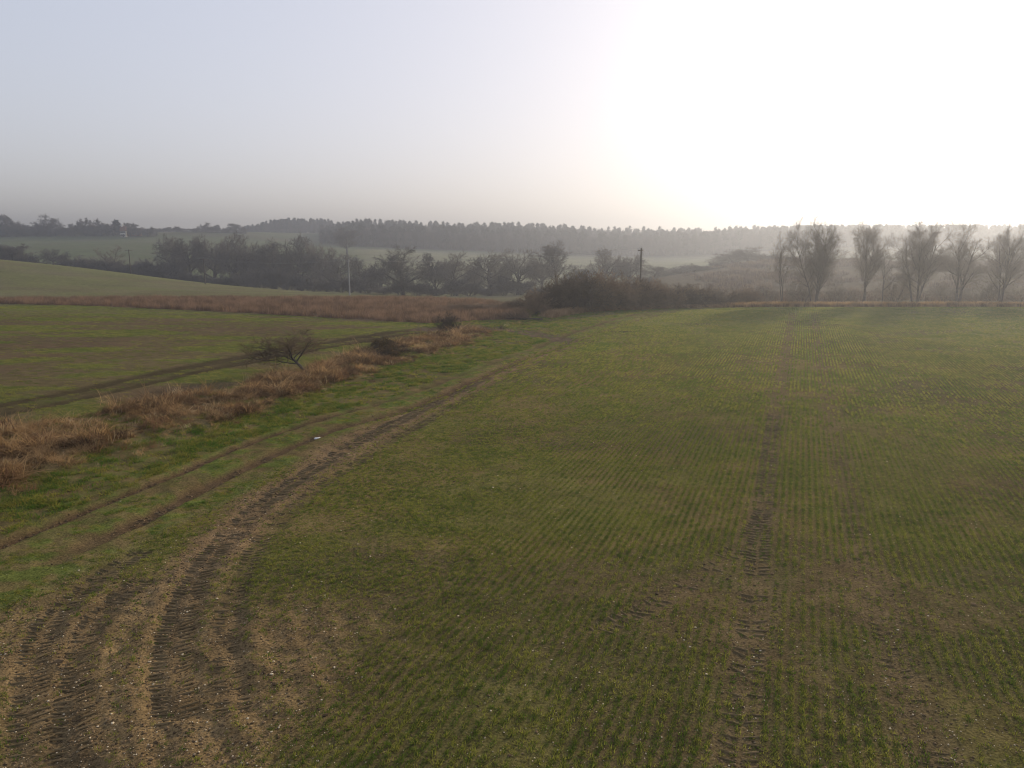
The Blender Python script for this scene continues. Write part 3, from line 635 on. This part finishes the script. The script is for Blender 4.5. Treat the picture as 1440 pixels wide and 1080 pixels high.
# --- brown hedge running back from the field gateway
for i, (px, D, ty, wp, kd) in enumerate([(755, 103, 408, 46, 'shrub1'), (776, 105, 397, 50, 'shrub0'), (796, 107, 386, 56, 'shrub2'), (818, 106, 381, 60, 'shrub1'), (842, 108, 381, 60, 'shrub0'), (866, 110, 385, 58, 'shrub2'), (890, 113, 389, 56, 'shrub1'), (914, 115, 393, 54, 'shrub0'), (938, 117, 396, 54, 'shrub2'), (962, 119, 399, 54, 'shrub1'), (986, 121, 402, 52, 'shrub0'), (1010, 122, 404, 50, 'shrub2')]):
    lb = 'low end bush of the brown hedge beside the field gateway' if i == 0 else 'tangled bare brown hedge bush, %s along from the field gateway' % ORD[i]
    plant(kd, px, D, ty, wp, 'hedge_bush', lb, 'hedge', 'bushes of the long brown hedge')
for i, (px, D, ty, wp) in enumerate([(640, 108, 434, 44), (672, 108, 428, 48), (705, 109, 424, 48), (735, 110, 420, 48)]):
    plant('shrub%d' % (i % 3), px, D, ty, wp, 'thorn_bush', 'low dark thorn bush behind the gateway, %s along towards the brown hedge' % ORD[i], 'shrub', 'low dark thorn bushes')
# --- plants of the dry grass bank
x, y = G(437, 526)
o = link('hawthorn_tree', None, loc=(x, y, float(hfull([x], [y])[0]) - .05)); tag(o, 'small wind-leaned hawthorn with flat bare crown on the dry grass bank', 'tree')
kk = K['thorn']; s = 5.0 / kk['w']; link('trunk', kk['t'], o, scale=(s, s, 3.0 / kk['h'])); link('crown', kk['c'], o, scale=(s, s, 3.0 / kk['h']))
x, y = G(632, 468); o = link('small_bush', None, loc=(x, y, float(hfull([x], [y])[0]) - .05)); tag(o, 'small dark round bush at the far end of the dry grass bank', 'shrub')
kk = K['bush']; link('stem', kk['t'], o, scale=(2.6 / kk['w'],) * 2 + (2.2 / kk['h'],)); link('twigs', kk['c'], o, scale=(2.6 / kk['w'],) * 2 + (2.2 / kk['h'],))
def leaf_mass(n, fn, size, rnd):
    V, F = [], []
    for _ in range(n):
        p = fn(); a = Vector((rnd.gauss(0, 1), rnd.gauss(0, 1), rnd.gauss(0, 1))).normalized(); b = a.orthogonal().normalized(); s = size * rnd.uniform(.6, 1.4)
        k = len(V); V += [p - b * s * .35, p + a * s * .5, p + b * s * .35, p - a * s * .5]; F.append((k, k + 1, k + 2, k + 3))
    return np.array([tuple(v) for v in V]), np.array(F)
def bramble(px, py, wd, dp, h, label):
    rnd = random.Random(px); x, y = G(px, py); o = link('bramble_bush', None, loc=(x, y, float(hfull([x], [y])[0]) - .1), rot=(0, 0, R(-62)))
    tag(o, label, 'shrub')
    lobes = [(rnd.uniform(-.8, .8), rnd.uniform(-.5, .5), rnd.uniform(.45, .95), rnd.uniform(.28, .5)) for _ in range(9)]
    def fn():
        lx, ly, lh, lr = rnd.choice(lobes); u = rnd.uniform(0, 6.28); q = abs(rnd.gauss(0, .55))
        return Vector(((lx + math.cos(u) * q * lr) * wd / 2, (ly + math.sin(u) * q * lr * 1.3) * dp / 2, max(0, lh * h * (1 - .55 * q * q) * rnd.uniform(.45, 1.05))))
    V, F = leaf_mass(3400, fn, .11, rnd); link('foliage', mesh_np('foliage', V, F, [M['bramble']]), o)
    T = Tubes()
    for _ in range(420):
        p = Vector((rnd.uniform(-.48, .48) * wd, rnd.uniform(-.45, .45) * dp, 0)); d = Vector((rnd.gauss(0, .6), rnd.gauss(0, .6), 1)).normalized(); pts = [p]
        for _ in range(5): d = (d + Vector((rnd.gauss(0, .2), rnd.gauss(0, .2), -.28))).normalized(); pts.append(pts[-1] + d * h * .3 * rnd.uniform(.6, 1.1))
        T.add(pts, [.011, .01, .009, .008, .006, .004], 3)
    link('stem', T.mesh('stem', M['bush_twig']), o)
bramble(545, 500, 6.4, 2.6, 1.25, 'dense dark bramble mound on the dry grass bank')
# --- fallen branches by the gateway
x, y = G(735, 449); o = link('fallen_branch', None, loc=(x, y, float(hfull([x], [y])[0])), rot=(0, 0, R(160))); tag(o, 'dark fallen branch lying by the end of the hedge', 'branch')
T = Tubes(); rnd = random.Random(3)
T.add([Vector((-2.6 + i * .9, math.sin(i * 1.3) * .15, .12 + .05 * math.sin(i * 2))) for i in range(7)], [.16, .15, .14, .12, .1, .08, .05], 6); link('limb', T.mesh('limb', M['bush_twig']), o)
T = Tubes()
for i in range(14):
    p = Vector((rnd.uniform(-2, 2.6), 0, .15)); d = Vector((rnd.uniform(.2, 1), rnd.uniform(-1, 1), rnd.uniform(0, .7))).normalized(); T.add([p, p + d * .6, p + d * 1.1 + Vector((0, 0, .1))], [.04, .025, .01], 4)
link('side_shoots', T.mesh('side_shoots', M['bush_twig']), o)

# --- valley trees behind the left hill and the russet strip
VG = 'bare trees of the valley line'
for kd, px, D, ty, wp, lb in [
    ('oak0', 565, 236, 346, 76, 'big domed oak with dark forked limbs in front of the pale far field'),
    ('field0', 613, 246, 356, 46, 'narrow dense bare tree next to the big domed oak'),
    ('oak1', 642, 241, 355, 56, 'round bare oak with pale limbs, between the narrow dense tree and an open gap'),
    ('mass1', 690, 240, 356, 58, 'low-branching bare oak on a clean stem beside the open gap'),
    ('oak3', 728, 236, 350, 60, 'bare oak with two rising limbs close to the tall slender tree'),
    ('ash', 783, 230, 339, 46, 'tall slender bare tree rising above the brown hedge'),
    ('mass2', 848, 240, 349, 62, 'bare rounded tree behind the brown hedge, nearest the dark pole of its pair'),
    ('mass0', 886, 242, 356, 54, 'upright bare tree just behind the dark wooden pole'),
    ('field2', 918, 250, 372, 40, 'small bare tree where the hillside hedge begins'),
    ('ash', 487, 470, 320, 34, 'single hazy tree standing in the pale far field')]:
    plant(kd, px, D, ty, wp, 'oak_tree' if kd[:3] == 'oak' else 'bare_tree', lb, 'tree', VG)
BELT = ['bare %s tree of the dense valley belt' % q if q[0] != '*' else q[1:] for q in (
    ['*bare tree at the open end of the valley belt, above the trimmed hedge'] + ['*crowded bare tree of the valley belt, %s along from the trimmed hedge end' % ORD[k] for k in range(1, 11)] +
    ['*smaller bare tree between the tall slender tree and the oak with two rising limbs', '*small bare tree set back behind the open gap in the valley oaks', '*small bare tree just past the tall slender tree towards the dark pole'])]
for i, (kd, px, D, ty, wp) in enumerate([('mass0', 243, 322, 331, 52), ('oak2', 264, 314, 331, 50), ('mass1', 298, 318, 335, 56), ('mass2', 326, 308, 328, 70), ('mass0', 354, 312, 342, 52), ('mass1', 384, 300, 338, 58), ('mass2', 416, 300, 331, 62), ('mass0', 447, 294, 337, 58), ('mass1', 472, 286, 354, 50), ('mass2', 505, 262, 362, 54), ('mass0', 532, 256, 370, 46), ('oak2', 762, 250, 366, 44), ('field0', 668, 258, 372, 36), ('oak1', 815, 255, 372, 40)]):
    plant(kd, px, D, ty, wp, 'oak_tree' if kd[:3] == 'oak' else 'bare_tree', BELT[i], 'tree', 'close-set trees of the valley belt')
for i, px in enumerate(list(range(232, 480, 19)) + list(range(492, 780, 24)) + [806, 832, 866, 905]):
    D = 300 - max(0, px - 320) * .28 if px < 560 else 234; ty = 381 + 9 * math.sin(px * .7) + (14 if px > 480 else 0)
    plant('far_shrub%d' % (i % 2), px, D, ty, 40, 'shrub', 'bare shrub filling the foot of the valley tree line', 'shrub', 'shrubs under the valley trees')
for i, (px, ty, wp) in enumerate([(936, 383, 34), (956, 376, 34), (976, 371, 32), (996, 374, 34), (1014, 367, 34), (1034, 354, 40), (1052, 347, 42), (1074, 357, 38), (1096, 359, 36), (1118, 360, 40), (1145, 362, 40), (1172, 362, 40)]):
    plant(('far_shrub0', 'field2', 'oak1', 'far_shrub1')[i % 4] if ty < 370 else 'far_shrub%d' % (i % 2), px, 296 - (i < 4) * 20, ty, wp * 1.25, 'hedgerow_tree', 'grey bare tree of the hillside hedgerow, %s along climbing from the dark pole' % ORD[i], 'tree', 'trees of the hillside hedgerow')
# --- left valley hedge and hilltop trees
for i, (px, ty, wp, kd) in enumerate([(18, 343, 40, 'field1'), (4, 352, 30, 'far_shrub0'), (40, 356, 34, 'far_shrub1'), (72, 350, 34, 'oak3'), (95, 362, 36, 'far_shrub0'), (118, 360, 40, 'far_shrub1'), (140, 362, 36, 'far_shrub0'), (160, 344, 32, 'slim0')]):
    lb = 'bare many-stemmed tree standing over the dark valley hedge' if kd == 'slim0' else 'bare grey tree or bush along the valley behind the left hill'
    plant(kd, px, 322, ty, wp, 'bare_tree', lb, 'tree', None if kd == 'slim0' else 'bushes behind the left hill')
for i, px in enumerate(range(150, 250, 11)):
    plant('far_shrub%d' % (i % 2), px, 318, 367 + 3 * math.sin(px), 30, 'hedge_bush', 'dark bush of the trimmed hedge in the left valley', 'hedge', 'trimmed hedge in the left valley')
for kd, px, ty, wp, lb in [('round0', 8, 302, 30, 'pale domed tree on the hilltop at the end of the belt away from the house'), ('oak1', 68, 302, 32, 'tall open-crowned tree rising highest from the hilltop belt'), ('round1', 118, 307, 24, 'round open tree on the hilltop between the tall open crown and the dense pair'),
                           ('round2', 141, 308, 26, 'dense rounded bare tree beside the dark evergreen on the hilltop'), ('round0', 182, 313, 26, 'bare rounded tree rising behind the hilltop house'), ('round1', 207, 319, 26, 'low round tree beyond the hilltop house'),
                           ('round2', 293, 313, 22, 'largest tree of the skyline pair above the far ploughland'), ('round0', 330, 314, 24, 'domed skyline tree nearest the far distant wood')]:
    plant(kd, px, 600 if px < 220 else 664, ty, wp, 'hilltop_tree', lb, 'tree', 'trees on the far left hilltop')
for i, (px, ty, wp) in enumerate([(236, 319, 12), (249, 318, 13), (276, 318, 12), (304, 316, 12), (317, 320, 11), (224, 321, 10)]):
    plant('round%d' % (i % 3), px, 664, ty, wp, 'skyline_tree', 'tiny bare tree on the far skyline ridge', 'tree', 'small trees on the skyline ridge')
for i, px in enumerate(range(-4, 170, 9)):
    plant('round%d' % (i % 3), px, 604 + 8 * (i % 3), 317 + 2.5 * math.sin(px * 1.7), 26, 'belt_tree', 'bare tree in the close-grown belt on the far left hilltop', 'tree', 'belt of trees on the left hilltop')
# trimmed hedge along the skyline ridge
rnd = random.Random(77); pts = [AT(px, 328, 662)[:2] for px in range(212, 352, 5)]; zs = hfull([p[0] for p in pts], [p[1] for p in pts])
o0 = (pts[0][0], pts[0][1], float(zs[0]))
def _hp():
    t = rnd.uniform(0, len(pts) - 1.001); i = int(t); f = t - i
    return Vector((pts[i][0] * (1 - f) + pts[i + 1][0] * f - o0[0], pts[i][1] - o0[1] + rnd.uniform(-.8, .8), zs[i] * (1 - f) + zs[i + 1] * f - o0[2] + rnd.uniform(-.3, 2.6)))
def _twig(n, size):
    V, F = [], []
    for _ in range(n):
        p = _hp(); a = Vector((rnd.gauss(0, .5), rnd.gauss(0, .5), 1)).normalized() * size * rnd.uniform(.6, 1.3); b = Vector((rnd.gauss(0, 1), rnd.gauss(0, 1), .1)).normalized() * size * .14
        k = len(V); V += [p - b, p + b, p + a]; F.append((k, k + 1, k + 2))
    return np.array([tuple(v) for v in V]), np.array(F)
V_, F_ = _twig(5200, 1.1); tag(link('ridge_hedge', mesh_np('ridge_hedge', V_, F_, [M['oak_twig']]), loc=o0), 'thin dark hedge line under the small trees of the skyline ridge', 'hedge')
# evergreen crowns
def pine(seed, H, W):
    rnd = random.Random(seed)
    T = Tubes(); T.add([Vector((0, 0, -.4)), Vector((.1, 0, H * .5)), Vector((0, .1, H * .93))], [H * .018, H * .012, .05], 6)
    cl = [(Vector((rnd.gauss(0, .22), rnd.gauss(0, .22), 0)) * W * (1.15 - u) * 1.1 + Vector((0, 0, H * (.34 + .64 * u)))) for u in [rnd.random() ** .9 for _ in range(34)]]
    def fn():
        c = rnd.choice(cl); return c + Vector((rnd.gauss(0, 1), rnd.gauss(0, 1), rnd.gauss(0, .6))) * W * .10
    V, F = leaf_mass(900, fn, W * .14, rnd)
    return T.mesh('trunk', M['bark']), mesh_np('crown', V, F, [M['ever']])
pt, pc = pine(5, 15, 9)
x, y, z = AT(163, 310, 598); g = float(hfull([x], [y])[0]); s = (z - g) / 15
o = link('evergreen_tree', None, loc=(x, y, g - .1), scale=(s, s, s)); tag(o, 'dark evergreen tree standing out above the hilltop house', 'tree'); link('trunk', pt, o); link('crown', pc, o)
# --- hilltop house
def box(V, F, x0, x1, y0, y1, z0, z1):
    k = len(V); V += [(x0, y0, z0), (x1, y0, z0), (x1, y1, z0), (x0, y1, z0), (x0, y0, z1), (x1, y0, z1), (x1, y1, z1), (x0, y1, z1)]
    F += [tuple(k + i for i in f) for f in ((3, 2, 1, 0), (4, 5, 6, 7), (0, 1, 5, 4), (1, 2, 6, 5), (2, 3, 7, 6), (3, 0, 4, 7))]
def boxo(name, m, parent, *b):
    V, F = [], []; box(V, F, *b); return link(name, mesh_np(name, V, F, [m]), parent)
def house(px, D, Wd, Dp, H, wall_m, label):
    x, y, _ = AT(px, 335, D); g = float(hfull([x], [y])[0]); o = link('house', None, loc=(x, y, g - .3), rot=(0, 0, R(12))); tag(o, label, 'house', 'hilltop houses')
    boxo('wall', wall_m, o, -Wd / 2, Wd / 2, -Dp / 2, Dp / 2, 0, H)
    rh = H * .7; a = Wd / 2 + .4; b = Dp / 2 + .4
    V = [(-a, -b, H), (a, -b, H), (a, b, H), (-a, b, H), (-a, 0, H + rh), (a, 0, H + rh)]
    V += [(v[0], v[1], v[2] - .2) for v in V[:4]]
    F = [(0, 1, 5, 4), (2, 3, 4, 5), (0, 4, 3, 3), (1, 2, 5, 5), (6, 7, 1, 0), (8, 9, 3, 2), (9, 6, 0, 3), (7, 8, 2, 1), (9, 8, 7, 6)]
    me = bpy.data.meshes.new('roof'); me.from_pydata(V, [], [tuple(dict.fromkeys(f)) for f in F]); me.materials.append(M['roof']); rf = link('roof', me, o)
    boxo('chimney', M['render'], rf, -Wd / 2 + .3, -Wd / 2 + 1.5, -.6, .6, H + .5, H + rh + 1.4)
    for i in range(3):
        for zz in (1.0, 3.3):
            if zz + 1.2 > H: continue
            cx = -Wd / 2 + Wd * (i + .5) / 3; wn = boxo('window', M['render'], o, cx - .65, cx + .65, -Dp / 2 - .05, -Dp / 2 + .1, zz, zz + 1.3); boxo('pane', M['glass'], wn, cx - .52, cx + .52, -Dp / 2 - .07, -Dp / 2 - .03, zz + .12, zz + 1.18)
    boxo('door', M['bark'], o, Wd / 2 - 1.6, Wd / 2 - .6, -Dp / 2 - .06, -Dp / 2 + .1, .3, 2.4)
house(174.5, 592, 3.2, 6, 5.0, M['render'], 'narrow pale rendered house end among the hilltop trees')
house(190, 606, 9, 6, 3.6, M['brick'], 'long low brick house with clay roof beside the pale house end')

# --- poles with wires
def utility_pole(px, D, ty, m, label, az, arm=1.25):
    x, y, zt = AT(px, ty, D); g = float(hfull([x], [y])[0]); h = zt - g
    o = link('utility_pole', None, loc=(x, y, g - .1), rot=(0, 0, az)); tag(o, label, 'pole', 'poles of the overhead line')
    T = Tubes(); T.add([Vector((0, 0, 0)), Vector((0, 0, h * .5)), Vector((.02, 0, h + .1))], [.17, .15, .12], 10); link('post', T.mesh('post', m), o)
    ar = boxo('cross_arm', m, o, -arm, arm, -.2, -.06, h - .35, h - .2)
    for q in (.1 - arm, 0, arm - .1):
        T = Tubes(); zb = h - .2 if q else h + .1; T.add([Vector((q, -.13 if q else 0, zb)), Vector((q, -.13 if q else 0, zb + .2))], [.05, .07], 8); link('insulator', T.mesh('insulator', M['metal']), o if not q else ar)
    return Vector((x, y, g - .1)), h, az, arm - .1
az = math.atan2(50, -62) + math.pi / 2
PL = [utility_pole(902, 135, 349, M['pole'], 'dark wooden pole with cross arm standing behind the brown hedge', az, .85),
      utility_pole(490, 185, 365, M['pole_pale'], 'pale whitish pole standing at the far side of the russet strip', az, .6),
      utility_pole(286, 230, 363, M['pole'], 'thin grey pole standing on the lower slope of the left hill', az),
      utility_pole(181, 258, 351, M['pole'], 'grey pole with T-shaped top half hidden behind the left hill crest', az)]
for a, b, lb in [(0, 1, 'thin overhead wires between the dark pole and the pale pole'), (1, 2, 'thin overhead wires between the pale pole and the lower slope pole'), (2, 3, 'thin overhead wires running up to the hill crest pole')]:
    o = link('overhead_line', None, loc=PL[a][0]); tag(o, lb, 'wire', 'overhead wires')
    for sd in (-1, 0, 1):
        def top(i):
            p, h, az_, am = PL[i]; q = sd * am; yy = -.13 if q else 0
            return p + Vector((q * math.cos(az_) - yy * math.sin(az_), q * math.sin(az_) + yy * math.cos(az_), h + (0 if q else .3))) - PL[a][0]
        A, B = top(a), top(b); T = Tubes(); pts = []
        for i in range(13): u = i / 12; p = A.lerp(B, u); p.z -= 4 * 1.1 * u * (1 - u); pts.append(p)
        T.add(pts, [.011] * 13, 4); link('wire', T.mesh('wire', M['metal']), o)

# --- the litter on the track
x, y = G(447, 616); g = float(hfull([x], [y])[0]); rnd = random.Random(8); V, F = [], []
for i in range(6):
    for j in range(4): V.append((i * .09 - .22 + rnd.gauss(0, .012), j * .07 - .1 + rnd.gauss(0, .012), .03 + rnd.uniform(0, .09) * (1 if 0 < i < 5 else .4)))
for i in range(5):
    for j in range(3): F.append((i * 4 + j, i * 4 + 4 + j, i * 4 + 5 + j, i * 4 + 1 + j))
me = mesh_np('litter', V, F, [M['litter']]); o = link('litter', me, loc=(x, y, g), rot=(0, 0, .5), scale=(.75, .75, .75)); tag(o, 'crumpled white scrap of litter lying beside the muddy rut', 'litter')
md = o.modifiers.new('thick', 'SOLIDIFY'); md.thickness = .006

# --- distant woods, each one mass of trees
def stick_tree(seed, H, W, n):
    rnd = random.Random(seed); T = Tubes(); T.add([Vector((0, 0, -.5)), Vector((0, 0, H * .7))], [.3, .12], 4)
    for _ in range(n):
        u = rnd.uniform(.2, .75); p = Vector((rnd.gauss(0, .08) * W, rnd.gauss(0, .08) * W, H * u * .8)); a = rnd.uniform(0, 6.28)
        q = p + Vector((math.cos(a), math.sin(a), 0)) * W * rnd.uniform(.1, .5) + Vector((0, 0, H * rnd.uniform(.15, .3)))
        q.z = min(q.z, H * rnd.uniform(.85, 1.0) * (1 - .55 * ((q.x ** 2 + q.y ** 2) / (W * .6) ** 2))); T.add([p, (p + q) / 2 + Vector((0, 0, .4)), q], [.13, .09, .05], 3)
    return bpy.data.objects.new('wood_tree', T.mesh('wood_tree', M['wood_twig']))
def pine_src(seed):
    t, c = pine(seed, 17, 6.5); n = len(t.vertices)
    V = [tuple(v.co) for v in t.vertices] + [tuple(v.co) for v in c.vertices]; F = [tuple(p.vertices) for p in t.polygons] + [tuple(i + n for i in p.vertices) for p in c.polygons]
    return bpy.data.objects.new('wood_pine', mesh_np('wood_pine', np.array(V), np.array(F), [M['ever']]))
WS = [stick_tree(i, 16 + i % 3, 9, 120) for i in range(6)] + [pine_src(11), pine_src(12)]
def wood(name, px0, px1, D0, D1, n, label, top=None, hs=(.9, 1.04), srcs=WS, front=None):
    D = D0 + (D1 - D0) * rng.random(n) ** 1.3; px = rng.uniform(px0, px1, n)
    if front is not None: D = np.maximum(D, front(px) + rng.uniform(0, 12, n))
    c = math.cos(PITCH) + .2 / 1.5 * math.sin(PITCH); X = (px - 720) / FPX * D / c; P = onground(X, D, -.2)
    ends = .55 + .45 * sstep(0, 60, px - px0)
    scatter(name, P, rng.uniform(0, 6.28, n), rng.uniform(*hs, n) * ends, srcs, label, 'wood')
wood('far_wood', 452, 1800, 615, 800, 4600, 'long misty wood of pines and bare trees along the far ridge')
wood('far_wood', 346, 470, 870, 960, 700, 'most distant pale wood above the hazy far field', hs=(.8, 1.0))

def scrub():
    n = 4200; Y = rng.uniform(140, 290, n); X = rng.uniform(30, 190, n)
    k = (X > 42 + (Y - 150) * .12 + 8 * fbm(X, Y, 30, 131)) & (X < .8 * Y) & (fbm(X, Y, 22, 133) > .42); X, Y = X[k], Y[k]
    src = variants('scrub_clump', M['scrub'], 5, n=70, h=1.5, wd=.09, spread=.75, bend=.5)
    scatter('hillside_scrub', onground(X, Y, -.05), rng.uniform(0, 6.28, len(X)), rng.uniform(.5, 1.3, len(X)), src, 'russet scrub covering the slope behind the willow row', 'scrub')
scrub()
# ------------------------------------------------------------------ haze in the air
V, F = [], []; box(V, F, -1670, 1670, -1670, 1670, -45, 62)
hm = bpy.data.materials.new('haze'); hm.use_nodes = True; t = hm.node_tree; t.nodes.clear()
pv = t.nodes.new('ShaderNodeVolumePrincipled'); pv.inputs['Color'].default_value = (*HAZE_COL, 1); pv.inputs['Density'].default_value = HAZE_DENSITY; pv.inputs['Anisotropy'].default_value = HAZE_ANISO
mo = t.nodes.new('ShaderNodeOutputMaterial'); t.links.new(pv.outputs[0], mo.inputs['Volume'])
tag(link('haze', mesh_np('haze', V, F, [hm])), 'thin winter mist hanging over the whole valley', 'haze', kind='stuff')
